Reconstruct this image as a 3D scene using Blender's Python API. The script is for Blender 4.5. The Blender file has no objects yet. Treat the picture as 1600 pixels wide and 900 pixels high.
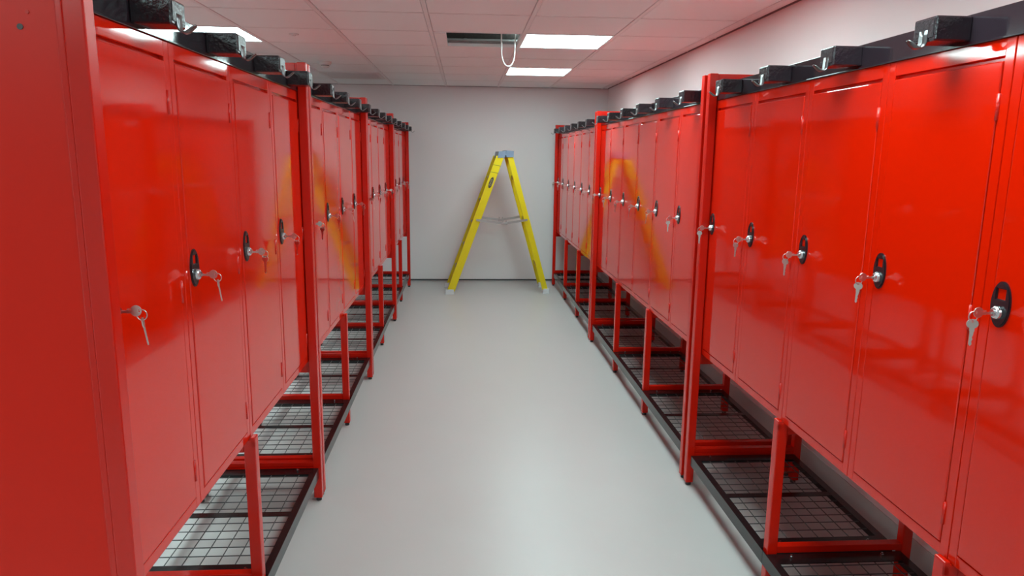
import bpy, bmesh, math, random
from mathutils import Matrix, Vector
random.seed(7)
PI = math.pi
SC = bpy.context.scene
COL = SC.collection

# ---------------------------------------------------------------- camera
CAM_H = 1.4865
cam_data = bpy.data.cameras.new('camera')
cam_data.sensor_width = 36.0
cam_data.lens = 1110.23 / 1600 * 36.0
cam = bpy.data.objects.new('camera', cam_data)
COL.objects.link(cam)
Rv = Vector((0.997805, -0.065074, 0.01227)); Uv = Vector((-0.000131, 0.183345, 0.983049)); Fv = Vector((0.066221, 0.980892, -0.182934))
m = Matrix(((Rv.x, Uv.x, -Fv.x), (Rv.y, Uv.y, -Fv.y), (Rv.z, Uv.z, -Fv.z)))
cam.matrix_world = Matrix.Translation((0, 0, CAM_H)) @ m.to_4x4()
cam_data.clip_start = 0.05
SC.camera = cam

# ---------------------------------------------------------------- exposure and world
SC.view_settings.view_transform = 'Standard'
SC.view_settings.look = 'None'
SC.view_settings.gamma = 1
SC.view_settings.use_curve_mapping = False
SC.view_settings.exposure = 0.0
LAMP = 22.5                                  # radiance of the LED ceiling panels
w_ = bpy.data.worlds.new('world'); SC.world = w_; w_.use_nodes = True
w_.node_tree.nodes['Background'].inputs[0].default_value = (0.8, 0.85, 0.9, 1)
w_.node_tree.nodes['Background'].inputs[1].default_value = 0.05

# ---------------------------------------------------------------- materials
def mat(name, col, rough=0.5, metal=0.0, spec=0.5, bump=0.0, bscale=200.0, coat=0.0,
        emit=None, var=0.0, vscale=6.0, rvar=0.0, bdist=0.001):
    M = bpy.data.materials.new(name); M.use_nodes = True
    nt = M.node_tree; b = nt.nodes['Principled BSDF']
    b.inputs['Base Color'].default_value = (*col, 1)
    b.inputs['Roughness'].default_value = rough
    b.inputs['Metallic'].default_value = metal
    b.inputs['Specular IOR Level'].default_value = spec
    b.inputs['Coat Weight'].default_value = coat
    b.inputs['Coat Roughness'].default_value = 0.08
    tc = nt.nodes.new('ShaderNodeTexCoord')
    if emit:
        b.inputs['Emission Color'].default_value = (*emit[0], 1)
        b.inputs['Emission Strength'].default_value = emit[1]
    if bump:
        n = nt.nodes.new('ShaderNodeTexNoise'); n.inputs['Scale'].default_value = bscale
        n.inputs['Detail'].default_value = 3
        nt.links.new(tc.outputs['Object'], n.inputs['Vector'])
        bp = nt.nodes.new('ShaderNodeBump'); bp.inputs['Strength'].default_value = bump
        bp.inputs['Distance'].default_value = bdist
        nt.links.new(n.outputs['Fac'], bp.inputs['Height'])
        nt.links.new(bp.outputs['Normal'], b.inputs['Normal'])
    if var or rvar:
        n2 = nt.nodes.new('ShaderNodeTexNoise'); n2.inputs['Scale'].default_value = vscale
        n2.inputs['Detail'].default_value = 4
        nt.links.new(tc.outputs['Object'], n2.inputs['Vector'])
        if var:
            mx = nt.nodes.new('ShaderNodeMix'); mx.data_type = 'RGBA'
            mx.inputs[6].default_value = (*[c * (1 - var) for c in col], 1)
            mx.inputs[7].default_value = (*[min(1, c * (1 + var)) for c in col], 1)
            nt.links.new(n2.outputs['Fac'], mx.inputs[0])
            nt.links.new(mx.outputs[2], b.inputs['Base Color'])
        if rvar:
            mr = nt.nodes.new('ShaderNodeMapRange')
            mr.inputs[3].default_value = max(0, rough - rvar); mr.inputs[4].default_value = rough + rvar
            nt.links.new(n2.outputs['Fac'], mr.inputs[0])
            nt.links.new(mr.outputs[0], b.inputs['Roughness'])
    return M

RED = mat('red_powder_coat', (0.68, 0.011, 0.0006), 0.065, spec=0.62, bump=0.04, bscale=9, bdist=0.003)
RED_PANEL = mat('red_end_panel', (0.66, 0.010, 0.0006), 0.4, spec=0.3, bump=0.06, bscale=300)
RED_FRAME = mat('red_frame_paint', (0.60, 0.008, 0.001), 0.22, spec=0.5, bump=0.08, bscale=300)
BLACK = mat('black_gloss_paint', (0.022, 0.013, 0.018), 0.1, spec=0.6, bump=0.15, bscale=60)
BLACK_WRAP = mat('black_wrinkled_coat', (0.018, 0.010, 0.014), 0.2, spec=0.6, bump=0.7, bscale=110, bdist=0.002)
BLACK_SHELF = mat('black_shelf_paint', (0.010, 0.008, 0.009), 0.2, spec=0.45, bump=0.12, bscale=250)
WIRE = mat('dark_wire', (0.035, 0.035, 0.038), 0.35, spec=0.6)
PLATE = mat('black_plastic', (0.015, 0.012, 0.016), 0.22, spec=0.6)
CHROME = mat('chrome', (0.62, 0.62, 0.64), 0.2, metal=1.0)
STEEL = mat('key_nickel', (0.62, 0.56, 0.52), 0.28, metal=1.0)
HOOK = mat('hook_steel', (0.16, 0.15, 0.155), 0.3, metal=1.0)
RUBBER = mat('black_rubber_foot', (0.02, 0.018, 0.018), 0.6)
WALL = mat('white_wall_paint', (0.82, 0.79, 0.80), 0.55, spec=0.3, bump=0.05, bscale=150, var=0.015, vscale=1.5)
FLOOR = mat('pale_grey_vinyl', (0.53, 0.50, 0.49), 0.34, spec=0.35, bump=0.06, bscale=120, var=0.035, vscale=3, rvar=0.05)
COVE = mat('pale_cove_vinyl', (0.58, 0.61, 0.6), 0.45, spec=0.35)
TILE = mat('ceiling_tile', (0.86, 0.91, 0.91), 0.85, spec=0.15, bump=0.15, bscale=500, var=0.02, vscale=2)
BAR = mat('ceiling_bar', (0.80, 0.83, 0.83), 0.55, spec=0.3)
CAPSTRIP = mat('dark_cap_strip', (0.03, 0.033, 0.036), 0.5)
SLAB = mat('dark_concrete_soffit', (0.10, 0.09, 0.085), 0.9, bump=0.4, bscale=20)
LED = mat('led_diffuser', (0.9, 0.95, 0.95), 0.4, emit=((0.71, 1.0, 0.995), LAMP))
TRIMW = mat('white_lamp_frame', (0.75, 0.75, 0.75), 0.4)
YELLOW = mat('yellow_fibreglass', (0.78, 0.62, 0.006), 0.4, spec=0.4, bump=0.1, bscale=90, var=0.06, vscale=12)
ALU = mat('aluminium', (0.48, 0.48, 0.48), 0.38, metal=0.85)
CAPM = mat('blue_grey_casting', (0.20, 0.26, 0.36), 0.45, metal=0.3, bump=0.3, bscale=80)
FOOTM = mat('grey_ladder_shoe', (0.66, 0.67, 0.68), 0.5)
LABELM = mat('dark_sticker', (0.06, 0.055, 0.03), 0.4)
LABELW = mat('pale_sticker_print', (0.55, 0.52, 0.35), 0.5)
CABLE = mat('white_cable', (0.8, 0.78, 0.75), 0.4)
GALV = mat('galvanised_tray', (0.42, 0.41, 0.40), 0.5, metal=0.4, var=0.2, vscale=15)
INSUL = mat('dark_insulation', (0.035, 0.025, 0.022), 0.9, bump=0.8, bscale=40, bdist=0.01)
PLASTICW = mat('white_plastic', (0.74, 0.73, 0.72), 0.4)
GREYB = mat('grille_backing_grey', (0.62, 0.60, 0.60), 0.7)
EDGE = mat('shadow_gap_grey', (0.16, 0.14, 0.145), 0.6)  # dark grey paints in the shadow gap where ceiling meets wall
SLOT = mat('dark_slot', (0.10, 0.09, 0.09), 0.7)

# ---------------------------------------------------------------- mesh helpers
def box(bm, x0, x1, y0, y1, z0, z1, bev=0.0, seg=1, M=None):
    r = bmesh.ops.create_cube(bm, size=1.0)
    vs = r['verts']
    for v in vs:
        v.co = Vector(((x0 + x1) / 2 + v.co.x * (x1 - x0), (y0 + y1) / 2 + v.co.y * (y1 - y0), (z0 + z1) / 2 + v.co.z * (z1 - z0)))
    if bev:
        es = list({e for v in vs for e in v.link_edges})
        r2 = bmesh.ops.bevel(bm, geom=es, offset=bev, segments=seg, affect='EDGES', profile=0.5)
        vs = list({v for f in r2['faces'] for v in f.verts} | {v for v in vs if v.is_valid})
    if M is not None:
        done = set()
        for v in vs:
            if v.is_valid and v not in done:
                v.co = M @ v.co; done.add(v)

def cyl(bm, p0, p1, r, n=16, r2=None, cap=True):
    p0 = Vector(p0); p1 = Vector(p1); d = p1 - p0
    q = d.to_track_quat('Z', 'Y').to_matrix().to_4x4()
    bmesh.ops.create_cone(bm, cap_ends=cap, segments=n, radius1=r, radius2=r if r2 is None else r2,
                          depth=d.length, matrix=Matrix.Translation((p0 + p1) / 2) @ q)

def tube(bm, pts, r, n=8):
    pts = [Vector(p) for p in pts]; rings = []
    up = None
    for i, p in enumerate(pts):
        t = (pts[min(i + 1, len(pts) - 1)] - pts[max(i - 1, 0)]).normalized()
        if up is None:
            up = t.orthogonal().normalized()
        up = (up - t * up.dot(t)).normalized(); s = t.cross(up)
        rings.append([bm.verts.new(p + r * (math.cos(2 * PI * k / n) * up + math.sin(2 * PI * k / n) * s)) for k in range(n)])
    for a, b in zip(rings, rings[1:]):
        for k in range(n):
            bm.faces.new((a[k], a[(k + 1) % n], b[(k + 1) % n], b[k]))
    bm.faces.new(rings[0][::-1]); bm.faces.new(rings[-1])

def plate(bm, loops, t, M=Matrix()):
    """flat outline (with holes) in local XY, extruded by t along +Z, then placed by M"""
    tmp = bmesh.new(); edges = []
    for lp in loops:
        vs = [tmp.verts.new((x, y, 0)) for x, y in lp]
        edges += [tmp.edges.new((vs[i], vs[(i + 1) % len(vs)])) for i in range(len(vs))]
    bmesh.ops.triangle_fill(tmp, use_beauty=True, use_dissolve=False, edges=edges)
    bmesh.ops.recalc_face_normals(tmp, faces=tmp.faces)
    r = bmesh.ops.extrude_face_region(tmp, geom=list(tmp.faces))
    for g in r['geom']:
        if isinstance(g, bmesh.types.BMVert): g.co.z += t
    bmesh.ops.recalc_face_normals(tmp, faces=tmp.faces)
    mp = {v: bm.verts.new(M @ v.co) for v in tmp.verts}
    for f in tmp.faces: bm.faces.new([mp[v] for v in f.verts])
    tmp.free()

def ell(cx, cy, rx, ry, n=28, a0=0.0, a1=2 * PI):
    return [(cx + rx * math.cos(a0 + (a1 - a0) * k / n), cy + ry * math.sin(a0 + (a1 - a0) * k / n)) for k in range(n)]

def prism(bm, prof, axis, a, b):
    """closed profile of 2D points swept along axis 'x' (profile = y,z) or 'y' (profile = x,z) from a to b"""
    if axis == 'x':
        A = [bm.verts.new((a, p, q)) for p, q in prof]; B = [bm.verts.new((b, p, q)) for p, q in prof]
    else:
        A = [bm.verts.new((p, a, q)) for p, q in prof]; B = [bm.verts.new((p, b, q)) for p, q in prof]
    n = len(prof)
    fs = [bm.faces.new(A), bm.faces.new(B)] + [bm.faces.new((A[i], A[(i + 1) % n], B[(i + 1) % n], B[i])) for i in range(n)]
    bmesh.ops.recalc_face_normals(bm, faces=fs)

def obj(name, bm, material, parent=None, smooth=False, mats=None):
    me = bpy.data.meshes.new(name)
    bmesh.ops.recalc_face_normals(bm, faces=bm.faces)
    bm.to_mesh(me); bm.free()
    me.materials.append(material)
    for x in (mats or []): me.materials.append(x)
    if smooth:
        for p in me.polygons: p.use_smooth = True
    o = bpy.data.objects.new(name, me); COL.objects.link(o)
    if parent: o.parent = parent
    return o

def tag(o, label=None, cat=None, group=None, kind=None):
    if label: o['label'] = label
    if cat: o['category'] = cat
    if group: o['group'] = group
    if kind: o['kind'] = kind
    return o

def thing(name, label, cat, loc=(0, 0, 0), rz=0.0, group=None):
    o = bpy.data.objects.new(name, None); COL.objects.link(o)
    o.empty_display_size = 0.05
    o.location = loc; o.rotation_euler = (0, 0, rz)
    return tag(o, label, cat, group)

def copy_tree(o, parent=None):
    c = o.copy(); COL.objects.link(c); c.parent = parent
    for ch in [x for x in o.children]:
        copy_tree(ch, c)
    return c

def struct(name, bm, material, mats=None):
    return tag(obj(name, bm, material, mats=mats), kind='structure')

# ---------------------------------------------------------------- room
HC = 2.2626
XL, XR, YB, YF = -3.45, 1.66, -2.6, 8.4355
GX, GZ = 0.3833, 4.8012
bm = bmesh.new(); box(bm, XL, XR, YB, YF, -0.1, 0.0); struct('floor', bm, FLOOR)
HT = 2.75
bm = bmesh.new(); box(bm, XL - 0.1, XR + 0.1, YF, YF + 0.1, -0.1, HT); struct('wall_back', bm, WALL)
bm = bmesh.new(); box(bm, XR, XR + 0.1, YB, YF, -0.1, HT); struct('wall_right', bm, WALL)
bm = bmesh.new(); box(bm, XL - 0.1, XL, YB, YF, -0.1, HT); struct('wall_left', bm, WALL)
bm = bmesh.new(); box(bm, XL - 0.1, XR + 0.1, YB - 0.1, YB, -0.1, HT); struct('wall_front', bm, WALL)
bm = bmesh.new(); box(bm, XL, XR, YB, YF, HT, HT + 0.1); struct('ceiling_soffit', bm, SLAB)
# vinyl coved up the wall with a dark capping line
def cove(name, axis, at, sgn, a, b, h, mcap, hc):
    bm = bmesh.new()
    prof = [(at, 0.0), (at, h), (at - sgn * 0.004, h)] + \
           [(at - sgn * (0.004 + 0.025 * (1 - math.cos(t))), 0.025 * (1 - math.sin(t)) + 0.0) for t in [PI / 8 * k for k in range(0, 5)]]
    prism(bm, prof, axis, a, b); struct(name, bm, COVE)
cove('baseboard_right', 'y', XR, 1, YB, YF, 0.11, None, 0)
bm = bmesh.new(); box(bm, XL, XR - 0.004, YF - 0.008, YF, 0.008, 0.024, 0.001); struct('baseboard_back', bm, CAPSTRIP)

# suspended ceiling: lay-in tiles with real gaps, exposed bars, hole where tiles are out or lamps sit
lamps = [(0, 0), (0, 3), (-4, 0), (0, -3), (0, -6), (0, -9), (-4, -3), (-4, -6), (-4, -9)]  # panels outside the view are added to reach the room's brightness
hole = (-1, 0)
xs = [XL] + [GX + 0.6 * k for k in range(-6, 3) if XL < GX + 0.6 * k < XR] + [XR]
ys = [YB] + [GZ + 0.6 * k for k in range(-13, 8) if YB < GZ + 0.6 * k < YF] + [YF]
bm = bmesh.new()
for i in range(len(xs) - 1):
    for j in range(len(ys) - 1):
        ci = round((xs[i] - GX) / 0.6) if i else round((xs[1] - GX) / 0.6) - 1
        cj = round((ys[j] - GZ) / 0.6) if j else round((ys[1] - GZ) / 0.6) - 1
        if (ci, cj) in lamps or (ci, cj) == hole: continue
        g = 0.0145
        if xs[i + 1] - xs[i] < 0.05 or ys[j + 1] - ys[j] < 0.05: continue
        box(bm, xs[i] + g, xs[i + 1] - g, ys[j] + g, ys[j + 1] - g, HC, HC + 0.015, 0.002)
box(bm, GX - 0.6 + 0.0145, GX - 0.6 + 0.095, GZ + 0.03, GZ + 0.57, HC - 0.004, HC + 0.011, 0.002)
struct('ceiling', bm, TILE)
bm = bmesh.new()
for x in xs[1:-1]: box(bm, x - 0.012, x + 0.012, YB, YF, HC - 0.0025, HC + 0.03, 0.0015)
for y in ys[1:-1]:
    for i in range(len(xs) - 1):
        if xs[i + 1] - xs[i] < 0.05: continue
        box(bm, xs[i] + 0.012, xs[i + 1] - 0.012, y - 0.012, y + 0.012, HC - 0.0015, HC + 0.02)
struct('trim_1', bm, BAR)
bm = bmesh.new()
box(bm, XL, XR, YF - 0.009, YF, HC - 0.004, HC + 0.02, 0.001)
box(bm, XR - 0.009, XR, YB, YF - 0.009, HC - 0.004, HC + 0.02, 0.001)
box(bm, XL, XL + 0.009, YB, YF - 0.009, HC - 0.004, HC + 0.02, 0.001)
struct('trim_2', bm, EDGE)

# ---------------------------------------------------------------- ceiling lamps
def make_lamp():
    t = thing('ceiling_light', 'x', 'ceiling light', group='square ceiling light panels')
    bm = bmesh.new()
    a, b = 0.2985, 0.285
    for s in (-1, 1):
        box(bm, -a + 0.012, a - 0.012, s * (a + b - 0.012) / 2 - 0.006, s * (a + b - 0.012) / 2 + 0.006, -0.001, 0.03)
        box(bm, s * (a + b - 0.012) / 2 - 0.006, s * (a + b - 0.012) / 2 + 0.006, -a + 0.012, a - 0.012, -0.001, 0.03)
    obj('frame', bm, TRIMW, t)
    bm = bmesh.new(); box(bm, -b, b, -b, b, 0.004, 0.02); obj('diffuser', bm, LED, t)
    return t
lampL = {(0, 0): 'larger-looking bright square light panel beside the open ceiling hole',
         (0, 3): 'bright square light panel close to the far wall, beyond the hanging cable loop',
         (-4, 0): 'bright square light panel over the left lockers, partly hidden by black hook brackets',
         (0, -3): 'unseen square light panel added above the aisle just in front of the camera',
         (0, -6): 'unseen light panel added above the aisle at the near ends of the rows',
         (0, -9): 'unseen square light panel added above the aisle behind the camera',
         (-4, -3): 'unseen square light panel added over the nearest left lockers, above the frame edge',
         (-4, -6): 'unseen square light panel added beyond the near end panel of the left row',
         (-4, -9): 'unseen square light panel added behind the camera, left side of the room'}
proto = make_lamp()
for k, (i, j) in enumerate(lamps):
    o = proto if k == 0 else copy_tree(proto)
    o.location = (GX + 0.6 * i + 0.3, GZ + 0.6 * j + 0.3, HC)
    o['label'] = lampL[(i, j)]

# ---------------------------------------------------------------- lockers
W = 0.415; D = 0.45; ZB = 0.627; H = 1.097           # one locker: width, depth, underside above the floor, height
MG = 0.027
def rect(x0, x1, y0, y1): return [(x0, y0), (x1, y0), (x1, y1), (x0, y1)]
RX = Matrix.Rotation(PI / 2, 4, 'X')                 # local XY plate -> XZ plane, thickness towards -Y

def make_locker():
    t = thing('locker', 'x', 'locker', group='x')
    bm = bmesh.new()
    box(bm, 0.001, W - 0.001, 0.012, D, 0, H, 0.002)
    # front frame: four folded members round the door opening
    box(bm, 0.001, MG, 0.0, 0.013, 0, H, 0.0018, 2); box(bm, W - MG, W - 0.001, 0.0, 0.013, 0, H, 0.0018, 2)
    box(bm, MG - 0.001, W - MG + 0.001, 0.0005, 0.013, 0, MG, 0.0014, 2)
    box(bm, MG - 0.001, W - MG + 0.001, 0.0005, 0.013, H - 0.034, H, 0.0014, 2)
    obj('body', bm, RED, t)
    bm = bmesh.new()
    box(bm, MG + 0.0025, W - MG - 0.0025, -0.0015, 0.0145, MG + 0.003, H - 0.043, 0.0022, 2)
    d = obj('door', bm, RED, t)
    for z in (0.078, 0.52, 0.946):
        bm = bmesh.new()
        cyl(bm, (0, 0, -0.026), (0, 0, 0.026), 0.0038, 12)
        cyl(bm, (0, 0, -0.009), (0, 0, -0.008), 0.0042, 12); cyl(bm, (0, 0, 0.008), (0, 0, 0.009), 0.0042, 12)
        h = obj('hinge', bm, RED_FRAME, d, True); h.location = (W - MG, -0.0008, z + 0.02)
    # oval black lock plate with a square window
    zc = 1.211 - ZB
    bm = bmesh.new()
    out = ell(0, 0, 0.0255, 0.046, 32)
    win = rect(-0.0125, 0.0125, 0.010, 0.031)
    plate(bm, [out, win], 0.003, RX)
    rim_o = ell(0, 0, 0.0235, 0.043, 32); plate(bm, [rim_o, rect(-0.014, 0.014, 0.0085, 0.0325)], 0.0048, RX)
    p = obj('lock_plate', bm, PLATE, d); p['label'] = 'oval black lock plate with a square window'
    p.location = (0.055, -0.0015, zc)
    bm = bmesh.new()
    prof = [(0.0135, 0.0), (0.0135, -0.005), (0.0125, -0.0085), (0.0105, -0.0112), (0.0080, -0.0125), (0.0062, -0.0126), (0.0062, -0.0150)]
    for (ra, ya), (rb, yb_) in zip(prof, prof[1:]): cyl(bm, (0, ya, 0), (0, yb_ - 1e-5, 0), ra, 24, rb)
    c = obj('lock_cylinder', bm, CHROME, d); c['label'] = 'chrome lock cylinder'
    c.location = (0.055, -0.0045, zc - 0.016)
    return t

def key_shape(bm, M, bow=0.0105, blade=0.027):
    """key hanging along -Y of its own plane, hole near the top"""
    o = ell(0, 0, bow, bow * 0.92, 24, -PI / 2 + 0.42, 1.5 * PI - 0.42)
    o = o + [(bow * math.cos(1.5 * PI - 0.42), bow * 0.92 * math.sin(1.5 * PI - 0.42))]
    yb = -bow
    bl = [(-0.0045, yb - 0.004), (-0.0036, yb - 0.005), (-0.0036, yb - 0.005 - blade), (-0.001, yb - 0.008 - blade),
          (0.0018, yb - 0.004 - blade), (0.0008, yb - blade + 0.002), (0.0026, yb - blade + 0.006), (0.001, yb - blade + 0.010),
          (0.0026, yb - blade + 0.014), (0.0036, yb - 0.005), (0.0045, yb - 0.004)]
    plate(bm, [o + bl, ell(0, 0.005, 0.0028, 0.0022, 10)], 0.0022, M)

def make_keys(kind):
    t = thing('key_set', 'x', 'keys', group='x')
    # key pushed into the cylinder (its bow stands out from the lock)
    bm = bmesh.new()
    M = Matrix.Translation((0.0011, -0.013, 0)) @ Matrix.Rotation(PI / 2, 4, 'Y') @ Matrix.Rotation(PI, 4, 'Z')
    M = Matrix(((0, 0, 1, -0.0011), (0, -1, 0, -0.0265), (1, 0, 0, 0), (0, 0, 0, 1)))
    key_shape(bm, M, 0.0105, 0.010)
    k = obj('key', bm, STEEL, t); k['label'] = 'key pushed into the lock'
    # split ring through both bows
    bm = bmesh.new()
    pts = [(0.0, -0.036 + 0.009 * math.sin(a), -0.008 + 0.010 * math.cos(a)) for a in [2 * PI * q / 18 for q in range(19)]]
    tube(bm, pts, 0.0011, 6); obj('key_ring', bm, STEEL, t, True)
    bm = bmesh.new()
    R = Matrix.Rotation
    M = Matrix.Translation((0, -0.036, -0.0225)) @ R([0.10, -0.12, 0.16][kind], 4, 'X') @ R([1.2, 0.15, 0.7][kind], 4, 'Z') @ R([0.06, -0.12, 0.16][kind], 4, 'Y') @ RX
    key_shape(bm, M)
    k = obj('key', bm, STEEL, t); k['label'] = 'spare key hanging from the ring'
    return t

loc0 = make_locker()
keys0 = [make_keys(k) for k in range(3)]
used = {'l': False, 0: False, 1: False, 2: False}
ORD = ['nearest', 'second', 'third', 'fourth', 'fifth', 'sixth']
def row_point(side, xf, y, lx, ly, z):
    """local (lx right, ly into the locker) at a row whose left-front corner is (xf, y)"""
    return (xf + ly, y - lx, z) if side == 'R' else (xf - ly, y + lx, z)
def place_locker(side, xf, y, label, klabel, g, gk):
    rz = -PI / 2 if side == 'R' else PI / 2
    if not used['l']: o = loc0; used['l'] = True
    else: o = copy_tree(loc0)
    o.location = (xf, y, ZB); o.rotation_euler = (0, 0, rz); o['label'] = label; o['group'] = g
    k = random.choice((0, 1, 2))
    if not used[k]: q = keys0[k]; used[k] = True
    else: q = copy_tree(keys0[k])
    q.location = row_point(side, xf, y, 0.055, -0.0165 - 0.003, 1.195)
    q.rotation_euler = (0, 0, rz + random.uniform(-0.15, 0.15)); q['label'] = klabel; q['group'] = gk

# ---------------------------------------------------------------- bays: stand, shelves, hook rail
PF, MF, RB = -0.038, -0.018, 0.497       # front plane of end posts, of middle legs, back plane of the stand
ZT = 1.833
def leg_foot(parent, x, y):
    bm = bmesh.new(); cyl(bm, (x, y, 0.0), (x, y, 0.012), 0.012, 14); cyl(bm, (x, y, 0.012), (x, y, 0.02), 0.010, 14)
    obj('rubber_foot', bm, RUBBER, parent)

def cross_profile(bm, xc, y0, y1, slim=False):
    if slim:
        box(bm, xc - 0.015, xc + 0.015, y0, y1, 0.154, 0.179, 0.002, 2); return
    prof = [(xc - 0.015, 0.132), (xc + 0.015, 0.132), (xc + 0.015, 0.155), (xc + 0.009, 0.157), (xc + 0.009, 0.161),
            (xc + 0.015, 0.163), (xc + 0.015, 0.179), (xc - 0.015, 0.179), (xc - 0.015, 0.163), (xc - 0.009, 0.161),
            (xc - 0.009, 0.157), (xc - 0.015, 0.155)]
    prism(bm, prof, 'y', y0, y1)

def make_stand(n):
    L = n * W + 0.03
    t = thing('locker_stand', 'x', 'locker stand', group='x')
    for x0, x1, s in ((0.0, 0.035, 0), (L - 0.035, L, 1)):
        for nm, y0, y1 in (('post', PF, -0.003), ('rear_post', D + 0.012, RB)):
            bm = bmesh.new(); box(bm, x0, x1, y0, y1, 0.016, ZT, 0.003, 2)
            p = obj('post' if nm == 'post' else 'post', bm, RED_FRAME, t)
            leg_foot(p, (x0 + x1) / 2, (y0 + y1) / 2)
        # end panel: folded rim and recessed sheet
        a, b = (0.0, 0.014) if s == 0 else (L - 0.014, L)
        bm = bmesh.new()
        box(bm, a + 0.0045, b - 0.0045, -0.003, D + 0.012, 0.60, ZT - 0.005)
        e = obj('end_panel', bm, RED_PANEL, t)
        bm = bmesh.new()
        box(bm, a, b, -0.004, 0.008, 0.575, ZT, 0.002, 2); box(bm, a, b, D - 0.02, D + 0.012, 0.575, ZT, 0.002, 2)
        box(bm, a, b, 0.008, D - 0.02, ZT - 0.03, ZT, 0.002, 2); box(bm, a, b, 0.008, D - 0.02, 0.575, 0.62, 0.002, 2)
        obj('panel_rim', bm, RED_FRAME, e)
        xs_ = -0.001 if s == 0 else L + 0.001
        # bolt hole and small screw
        bm = bmesh.new()
        q0, q1 = (a + 0.003, a + 0.0052) if s == 0 else (b - 0.0052, b - 0.003)
        cyl(bm, (q0, 0.066, 1.683), (q1, 0.066, 1.683), 0.0048, 18); obj('bolt_hole', bm, SLOT, e)
        bm = bmesh.new(); cyl(bm, (q0, 0.052, 1.706), (q1, 0.052, 1.706), 0.003, 14); obj('screw', bm, RED_FRAME, e)
        # cross bar that carries the shelf
        bm = bmesh.new(); cross_profile(bm, 0.0175 if s == 0 else L - 0.0175, -0.003, D + 0.012); obj('cross_bar', bm, RED_FRAME, t)
    for k in range(1, n // 2):
        xc = 0.015 + 2 * W * k
        for y0, y1 in ((MF, MF + 0.035), (RB - 0.035, RB)):
            bm = bmesh.new(); box(bm, xc - 0.0175, xc + 0.0175, y0, y1, 0.016, 0.626, 0.003, 2)
            if y0 < 0: box(bm, xc - 0.0175, xc + 0.0175, y0, y0 + 0.0155, 0.60, 0.634, 0.003, 2)
            p = obj('leg', bm, RED_FRAME, t); leg_foot(p, xc, (y0 + y1) / 2)
        bm = bmesh.new(); cross_profile(bm, xc, MF + 0.035, RB - 0.035, True); obj('cross_bar', bm, RED_FRAME, t)
        bm = bmesh.new(); box(bm, xc - 0.015, xc + 0.015, MF + 0.035, RB - 0.035, 0.585, 0.626, 0.002); obj('top_rail', bm, RED_FRAME, t)
    bm = bmesh.new(); box(bm, 0.035, L - 0.035, RB - 0.032, RB - 0.004, 0.585, 0.625, 0.002); obj('rear_rail', bm, RED_FRAME, t)
    return t

def make_shelf(first, last):
    """one wire shelf, origin at its left end (viewed from the aisle), 2 lockers long"""
    LS = 2 * W
    x0 = 0.022 + (0.015 if first else 0); x1 = LS - 0.022 - (0.0 if last else 0) + 0.0
    if last: x1 = LS - 0.022
    t = thing('wire_shelf', 'x', 'shelf', group='x')
    zt = 0.155; zb = 0.108; yf = -0.0265; yb = 0.455
    bm = bmesh.new()
    fx0, fx1 = (x0 if first else 0.001), (x1 if last else LS - 0.001)
    box(bm, fx0, fx1, yf, yf + 0.003, zb, zt)                       # front upright
    box(bm, x0, x1, yf + 0.003, yf + 0.027, zt - 0.003, zt)          # flanges
    box(bm, x0, x1, yb - 0.03, yb, zt - 0.003, zt); box(bm, x0, x1, yb - 0.003, yb, zb, zt - 0.003)
    for xa, xb in ((x0, x0 + 0.058), (x1 - 0.058, x1)):
        box(bm, xa, xb, yf + 0.027, yb - 0.03, zt - 0.003, zt)
        xe = xa if xa == x0 else xb - 0.003
        box(bm, xe, xe + 0.003, yf + 0.003, yb - 0.003, zb + 0.01, zt - 0.003)
    obj('frame', bm, BLACK_SHELF, t)
    xm = (x0 + x1) / 2
    bm = bmesh.new(); box(bm, xm - 0.016, xm + 0.016, yf + 0.027, yb - 0.03, zt - 0.0035, zt - 0.0005); obj('middle_bar', bm, BLACK_SHELF, t)
    bm = bmesh.new()
    zw = zt - 0.0062
    nx = 15
    for k in range(nx):
        x = x0 + 0.012 + (x1 - x0 - 0.024) * k / (nx - 1)
        box(bm, x - 0.0013, x + 0.0013, yf + 0.01, yb - 0.01, zw - 0.0013, zw + 0.0013)
    ny = 9
    for k in range(ny):
        y = yf + 0.012 + (yb - yf - 0.024) * k / (ny - 1)
        box(bm, x0 + 0.005, x1 - 0.005, y - 0.0013, y + 0.0013, zw + 0.0013, zw + 0.0037)
    obj('wire_grid', bm, WIRE, t)
    for x in (x0 + 0.022, x1 - 0.022):
        for y in (0.055, 0.375):
            bm = bmesh.new(); cyl(bm, (x, y, zt), (x, y, zt + 0.005), 0.0065, 6); cyl(bm, (x, y, zt + 0.005), (x, y, zt + 0.010), 0.0035, 10)
            b = obj('bolt', bm, CHROME, t); b['label'] = 'small bright bolt'
    return t

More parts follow.
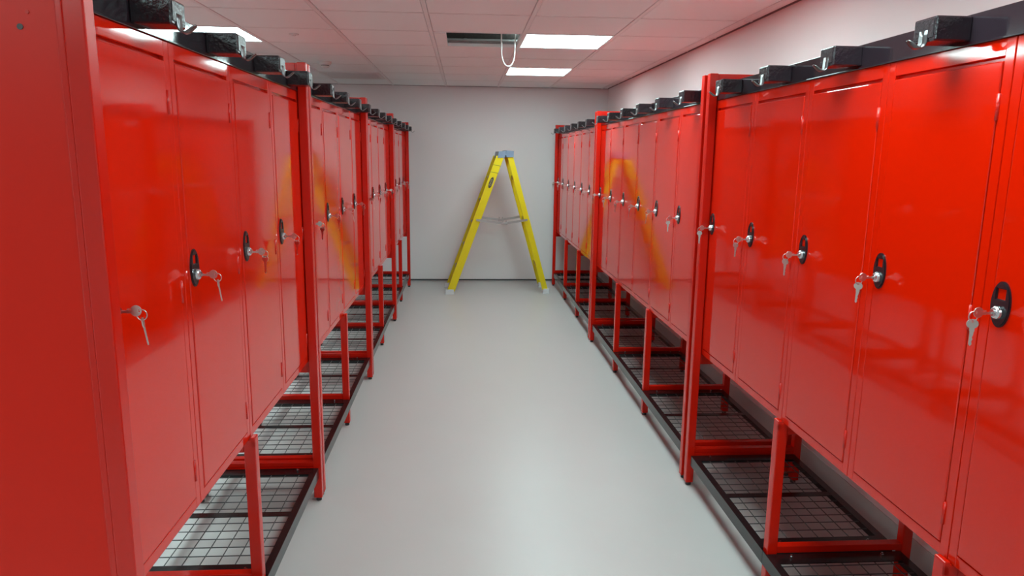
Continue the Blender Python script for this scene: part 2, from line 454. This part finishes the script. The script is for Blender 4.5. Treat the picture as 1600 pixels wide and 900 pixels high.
def make_rail(n):
    L = n * W
    t = thing('hook_rail', 'x', 'hook rail', group='x')
    bm = bmesh.new()
    box(bm, 0.001, L - 0.001, -0.002, 0.020, 1.7265, 1.787, 0.0012, 2)
    box(bm, 0.001, L - 0.001, -0.0055, 0.03, 1.7242, 1.728, 0.0008)
    obj('rail', bm, BLACK, t)
    for i in range(n):
        x0 = i * W + (0.232 if n == 4 else 0.212); x1 = x0 + 0.075
        bm = bmesh.new()
        box(bm, x0, x1, -0.081, -0.002, 1.7325, 1.783, 0.0035, 2)
        box(bm, x0 + 0.006, x1 - 0.006, -0.0825, -0.080, 1.740, 1.779, 0.001)
        b = obj('bracket', bm, BLACK_WRAP, t)
        # J shaped strap hook on the outer end
        xm = (x0 + x1) / 2
        path = [(-0.0828, 1.757), (-0.0830, 1.745), (-0.0835, 1.733), (-0.086, 1.7255), (-0.091, 1.7230), (-0.097, 1.7245),
                (-0.103, 1.7290), (-0.110, 1.7345), (-0.115, 1.7380)]
        wd = [0.013, 0.014, 0.014, 0.0135, 0.0125, 0.0115, 0.0105, 0.0085, 0.005]
        bm = bmesh.new(); rows = []
        for (y, z), hw in zip(path, wd):
            rows.append([bm.verts.new((xm - hw, y, z)), bm.verts.new((xm + hw, y, z))])
        fs = [bm.faces.new((a[0], a[1], c[1], c[0])) for a, c in zip(rows, rows[1:])]
        bmesh.ops.recalc_face_normals(bm, faces=fs)
        bmesh.ops.solidify(bm, geom=fs, thickness=0.0026)
        h = obj('hook', bm, HOOK, b, True); h['label'] = 'bright metal hook tip on the black bracket'
    return t

stands = {}; shelves = {}; rails = {}
def get(cache, key, make, *a):
    if key not in cache: cache[key] = make(*a); return cache[key]
    return copy_tree(cache[key])

def bay(side, xf, ynear, n, bname, rowname):
    L = n * W + 0.03
    rz = -PI / 2 if side == 'R' else PI / 2
    yc = ynear + L if side == 'R' else ynear             # world y of the bay's left end
    s = get(stands, n, make_stand, n); s.location = (xf, yc, 0); s.rotation_euler = (0, 0, rz)
    s['label'] = f'red steel stand frame with posts carrying {bname}, {rowname}'; s['group'] = 'red locker stands'
    sg = 1 if side == 'L' else -1
    y1 = yc + sg * 0.015
    r = get(rails, n, make_rail, n); r.location = (xf, y1, 0); r.rotation_euler = (0, 0, rz)
    r['label'] = f'black rail with brackets and hooks above {bname}, {rowname}'; r['group'] = 'black hook rails'
    for k in range(n // 2):
        first = k == 0; last = k == n // 2 - 1
        q = get(shelves, (first, last), make_shelf, first, last)
        q.location = (xf, y1 + sg * 2 * W * k, 0); q.rotation_euler = (0, 0, rz)
        kk = k if side == 'L' else n // 2 - 1 - k
        pos = {2: ['near', 'far'], 3: ['near', 'middle', 'far']}[n // 2][kk]
        q['label'] = f'black wire shelf under the {pos} pair of lockers in {bname}, {rowname}'; q['group'] = 'black wire shelves under the lockers'
    for i in range(n):
        ii = i if side == 'L' else n - 1 - i
        place_locker(side, xf, y1 + sg * W * i,
                     f'{ORD[ii]} red locker of {bname}, {rowname}', f'keys in the lock of the {ORD[ii]} locker of {bname}, {rowname}',
                     f'red lockers in the {rowname}', f'keys hanging in the locks of the {rowname}')

XFL, XFR = -0.655, 1.053
for b, nm in enumerate(['the nearest bay', 'the second bay', 'the third bay', 'the last bay']):
    bay('L', XFL, 1.258 + 1.705 * b, 4, nm, 'left row')
for b, nm in enumerate(['the nearest bay', 'the middle bay', 'the farthest bay']):
    bay('R', XFR, 0.510 + 2.558 * b, 6, nm, 'right row')

# ---------------------------------------------------------------- step ladder by the far wall
lad = thing('step_ladder', 'yellow fibreglass step ladder standing open against the far wall', 'ladder', (0.40, 7.82, 0), 0.04)
def P(x, z): return (x - 0.40, z)
def rail_piece(a, b, y0, y1, w, flip, name, material=YELLOW):
    """channel rail from a=(x,z) to b, web in the XZ plane at y0, flanges towards y1"""
    bm = bmesh.new()
    (ax, az), (bx, bz) = a, b
    L = math.hypot(bx - ax, bz - az); ang = math.atan2(bx - ax, bz - az)
    M = Matrix.Translation((ax, 0, az)) @ Matrix.Rotation(ang, 4, 'Y')
    s = 1 if y1 > y0 else -1
    def bb(x0, x1, ya, yb): box(bm, x0, x1, min(ya, yb), max(ya, yb), 0, L, 0.001, 1, M)
    bb(-w / 2, w / 2, y0, y0 + s * 0.004); bb(-w / 2, -w / 2 + 0.005, y0 + s * 0.003, y1); bb(w / 2 - 0.005, w / 2, y0 + s * 0.003, y1)
    return obj(name, bm, material, lad)
aF, bF = P(-0.158, 0.045), P(0.362, 1.475)
aR, bR = P(0.872, 0.045), P(0.472, 1.475)
yn0, yn1, yf0, yf1 = -0.215, -0.185, 0.215, 0.185
front_near = rail_piece(aF, bF, yn0, yn1, 0.080, 0, 'side_rail')
front_far = rail_piece(aF, bF, yf0, yf1, 0.080, 0, 'side_rail')
rear_near = rail_piece(aR, bR, yn0 + 0.012, yn1 + 0.006, 0.058, 0, 'side_rail')
rear_far = rail_piece(aR, bR, yf0 - 0.012, yf1 - 0.006, 0.058, 0, 'side_rail')
def along(a, b, z): t = (z - a[1]) / (b[1] - a[1]); return a[0] + t * (b[0] - a[0])
for k in range(5):
    z = 0.27 + 0.245 * k; x = along(aF, bF, z)
    bm = bmesh.new(); box(bm, x - 0.022, x + 0.034, yn0 + 0.005, yf0 - 0.005, z - 0.012, z + 0.012, 0.002)
    for q in range(5): box(bm, x - 0.032 + 0.015 * q, x - 0.028 + 0.015 * q, yn0 + 0.006, yf0 - 0.006, z + 0.012, z + 0.0135)
    obj('tread', bm, ALU, lad)
for z in (0.30, 0.80, 1.25):
    x = along(aR, bR, z); bm = bmesh.new(); box(bm, x - 0.012, x + 0.012, yn0 + 0.018, yf0 - 0.018, z - 0.02, z + 0.02, 0.002)
    obj('rear_bar', bm, YELLOW, lad)
bm = bmesh.new(); plate(bm, [[(0.335 - .4, 1.462), (0.412 - .4, 1.466), (0.425 - .4, 1.535), (0.348 - .4, 1.530)]], 0.44, Matrix.Translation((0, 0.22, 0)) @ RX)
obj('top_cap', bm, CAPM, lad)
bm = bmesh.new(); plate(bm, [[(0.428 - .4, 1.470), (0.505 - .4, 1.474), (0.508 - .4, 1.536), (0.427 - .4, 1.541)]], 0.43, Matrix.Translation((0, 0.215, 0)) @ RX)
cyl(bm, (0.424 - .4, -0.226, 1.50), (0.424 - .4, 0.226, 1.50), 0.012, 14)
obj('rear_cap', bm, CAPM, lad)
for a, w, ys_ in ((aF, 0.092, (yn0, yf0)), (aR, 0.066, (yn0 + 0.012, yf0 - 0.012))):
    for y in ys_:
        s = 1 if y < 0 else -1
        bm = bmesh.new()
        off = -0.016 if a is aF else 0.014
        box(bm, a[0] + off - w / 2, a[0] + off + w / 2, min(y - s * 0.004, y + s * 0.034), max(y - s * 0.004, y + s * 0.034), 0.006, 0.055, 0.003)
        box(bm, a[0] + off - w / 2 - 0.006, a[0] + off + w / 2 + 0.006, min(y - s * 0.006, y + s * 0.038), max(y - s * 0.006, y + s * 0.038), 0.0, 0.010, 0.002)
        for q in (-0.018, 0.018): cyl(bm, (a[0] + off + q, y - s * 0.0035, 0.033), (a[0] + off + q, y - s * 0.007, 0.033), 0.005, 10)
        obj('ladder_shoe', bm, FOOTM, lad)
# locking spreaders, near and far side
for y in (yn0 - 0.008, yf0 + 0.008):
    s = -1 if y < 0 else 1
    p0 = (along(aF, bF, 0.808), 0.808); p1 = (0.415 - .4, 0.772); p2 = (along(aR, bR, 0.812), 0.812)
    bm = bmesh.new()
    for (u, v) in ((p0, p1), (p1, p2)):
        L = math.hypot(v[0] - u[0], v[1] - u[1]); ang = -math.atan2(v[1] - u[1], v[0] - u[0])
        M = Matrix.Translation((u[0], y, u[1])) @ Matrix.Rotation(ang, 4, 'Y')
        box(bm, 0, L, -0.002, 0.002, -0.012, 0.012, 0.0008, 1, M)
        box(bm, 0, L, -0.007, -0.002, 0.008, 0.012, 0, 1, M)
    for q in (p0, p2): cyl(bm, (q[0], y - s * 0.006, q[1]), (q[0], y + s * 0.006, q[1]), 0.009, 14)
    h = obj('spreader', bm, ALU, lad)
    bm = bmesh.new(); box(bm, p1[0] - 0.032, p1[0] + 0.032, y - 0.008, y + 0.008, p1[1] - 0.014, p1[1] + 0.012, 0.002)
    box(bm, p1[0] - 0.022, p1[0] - 0.014, y - 0.008, y + 0.008, p1[1] + 0.012, p1[1] + 0.034, 0.001)
    box(bm, p1[0] + 0.014, p1[0] + 0.022, y - 0.008, y + 0.008, p1[1] + 0.012, p1[1] + 0.034, 0.001)
    obj('lock_joint', bm, ALU, h)
# worn oval sticker and two dark bands on the near front rail
ang = math.atan2(bF[0] - aF[0], bF[1] - aF[1])
zs = 1.205; M = Matrix.Translation((along(aF, bF, zs), yn0 - 0.0003, zs)) @ Matrix.Rotation(ang, 4, 'Y') @ RX
bm = bmesh.new(); plate(bm, [ell(0.004, 0, 0.021, 0.062, 28)], 0.0008, M); st = obj('sticker', bm, LABELM, lad)
st['label'] = 'worn dark oval sticker'
bm = bmesh.new()
M2 = M @ Matrix.Translation((0, 0, 0.0008))
for q in range(5): plate(bm, [rect(-0.010 + 0.002 * (q % 2), 0.012 - 0.003 * (q % 3), 0.030 - 0.015 * q, 0.034 - 0.015 * q)], 0.0003, M2)
plate(bm, [rect(0.019, 0.0235, -0.03, 0.04)], 0.0003, M2)
obj('sticker_print', bm, LABELW, st)
for zs in (1.31, 1.385):
    M = Matrix.Translation((along(aF, bF, zs), yn0 - 0.0003, zs)) @ Matrix.Rotation(ang, 4, 'Y') @ Matrix.Rotation(-0.18, 4, 'Y') @ RX
    bm = bmesh.new(); plate(bm, [rect(-0.040, 0.040, -0.0022, 0.0022)], 0.0006, M); obj('strap_mark', bm, LABELM, lad)

# ---------------------------------------------------------------- ceiling fittings
# open tile: tray, insulation and the loop of cable
bm = bmesh.new()
box(bm, -0.26, 0.40, 5.405, 5.409, HC + 0.021, HC + 0.055); box(bm, -0.26, 0.40, 5.372, 5.405, HC + 0.036, HC + 0.040, 0.001)
box(bm, -0.26, 0.40, 5.50, 5.504, HC + 0.021, HC + 0.12); box(bm, -0.26, 0.40, 5.409, 5.50, HC + 0.021, HC + 0.024)
tag(obj('cable_tray', bm, GALV), 'pale metal tray seen through the open ceiling tile', 'cable tray')
rr = random.Random(5)
outl = [(-0.30, 0.062), (-0.20, 0.066), (-0.13, 0.058), (-0.10, 0.046), (-0.06, 0.040), (-0.02, 0.055), (0.0, 0.062), (0.03, 0.046), (0.07, 0.050), (0.12, 0.041),
        (0.17, 0.036), (0.22, 0.040), (0.27, 0.037), (0.31, 0.047), (0.36, 0.058), (0.40, 0.050), (0.40, 0.20), (-0.30, 0.20)]
fine = []
for (x0, z0), (x1, z1) in zip(outl, outl[1:-1]):
    for q in range(3):
        t_ = q / 3; fine.append((x0 + (x1 - x0) * t_, z0 + (z1 - z0) * t_ + (rr.uniform(-0.003, 0.003) if z0 < 0.1 and z1 < 0.1 else 0)))
fine += [(-0.30, 0.20)]
bm = bmesh.new(); plate(bm, [fine], 0.02, Matrix.Translation((0, 5.46, HC + 0.01)) @ RX)
tag(obj('insulation', bm, INSUL), 'torn dark insulation hanging inside the open ceiling hole', 'insulation')
bm = bmesh.new()
pts = []
for k in range(25):
    a = PI * k / 24
    pts.append((0.297 - 0.047 * math.cos(a), 5.10 - 0.03 * math.cos(a), 2.185 - 0.092 * math.sin(a)))
pts = [(0.252, 5.07, 2.42), (0.248, 5.07, 2.35), (0.2485, 5.07, 2.27)] + pts + [(0.345, 5.13, 2.27), (0.352, 5.14, 2.34), (0.37, 5.2, 2.40), (0.38, 5.3, 2.42)]
tube(bm, pts, 0.0042, 8)
tag(obj('hanging_cable', bm, CABLE, smooth=True), 'white cable looping down out of the open ceiling tile', 'cable')

sd = thing('smoke_detector', 'white round smoke detector on the ceiling above the left row', 'smoke detector', (-1.20, 6.45, HC))
bm = bmesh.new(); cyl(bm, (0, 0, 0.002), (0, 0, -0.014), 0.055, 28); cyl(bm, (0, 0, -0.014), (0, 0, -0.03), 0.055, 28, 0.045); obj('base', bm, PLASTICW, sd)
bm = bmesh.new(); cyl(bm, (0, 0, -0.03), (0, 0, -0.037), 0.034, 24); obj('dark_gap', bm, SLOT, sd)
bm = bmesh.new(); cyl(bm, (0, 0, -0.037), (0, 0, -0.052), 0.040, 24, 0.024); obj('sensor_head', bm, PLASTICW, sd)
sp = thing('ceiling_sensor', 'small white disc on the ceiling between left light and smoke detector', 'sensor', (-1.13, 5.02, HC))
bm = bmesh.new(); cyl(bm, (0, 0, 0.002), (0, 0, -0.006), 0.032, 24); obj('cover', bm, PLASTICW, sp)
bm = bmesh.new(); cyl(bm, (0.0, 0, -0.006), (0.0, 0, -0.013), 0.012, 16); obj('lens', bm, PLASTICW, sp)

gr = thing('air_grille', 'white slotted air grille in the ceiling near the far wall', 'air vent', (-1.117, 7.50 + 0.0, HC - 0.003))
gx0, gx1, gy0, gy1 = -0.285, 0.285, -0.285, 0.285
gr.location = (GX - 0.6 * 2 - 0.3, GZ + 0.6 * 4 + 0.3, HC - 0.0005)
bm = bmesh.new()
for s in (-1, 1):
    box(bm, gx0, gx1, s * 0.27 - 0.015, s * 0.27 + 0.015, -0.006, 0.0); box(bm, s * 0.27 - 0.015, s * 0.27 + 0.015, -0.255, 0.255, -0.006, 0.0)
obj('frame', bm, PLASTICW, gr)
bm = bmesh.new(); box(bm, -0.255, 0.255, -0.255, 0.255, -0.0015, -0.0005); obj('backing', bm, GREYB, gr)
for k in range(9):
    y = -0.224 + 0.056 * k
    M = Matrix.Translation((0, y, -0.005)) @ Matrix.Rotation(0.04, 4, 'X')
    bm = bmesh.new(); box(bm, -0.254, 0.254, -0.025, 0.025, -0.0008, 0.0008, 0, 1, M); obj('slat', bm, PLASTICW, gr)
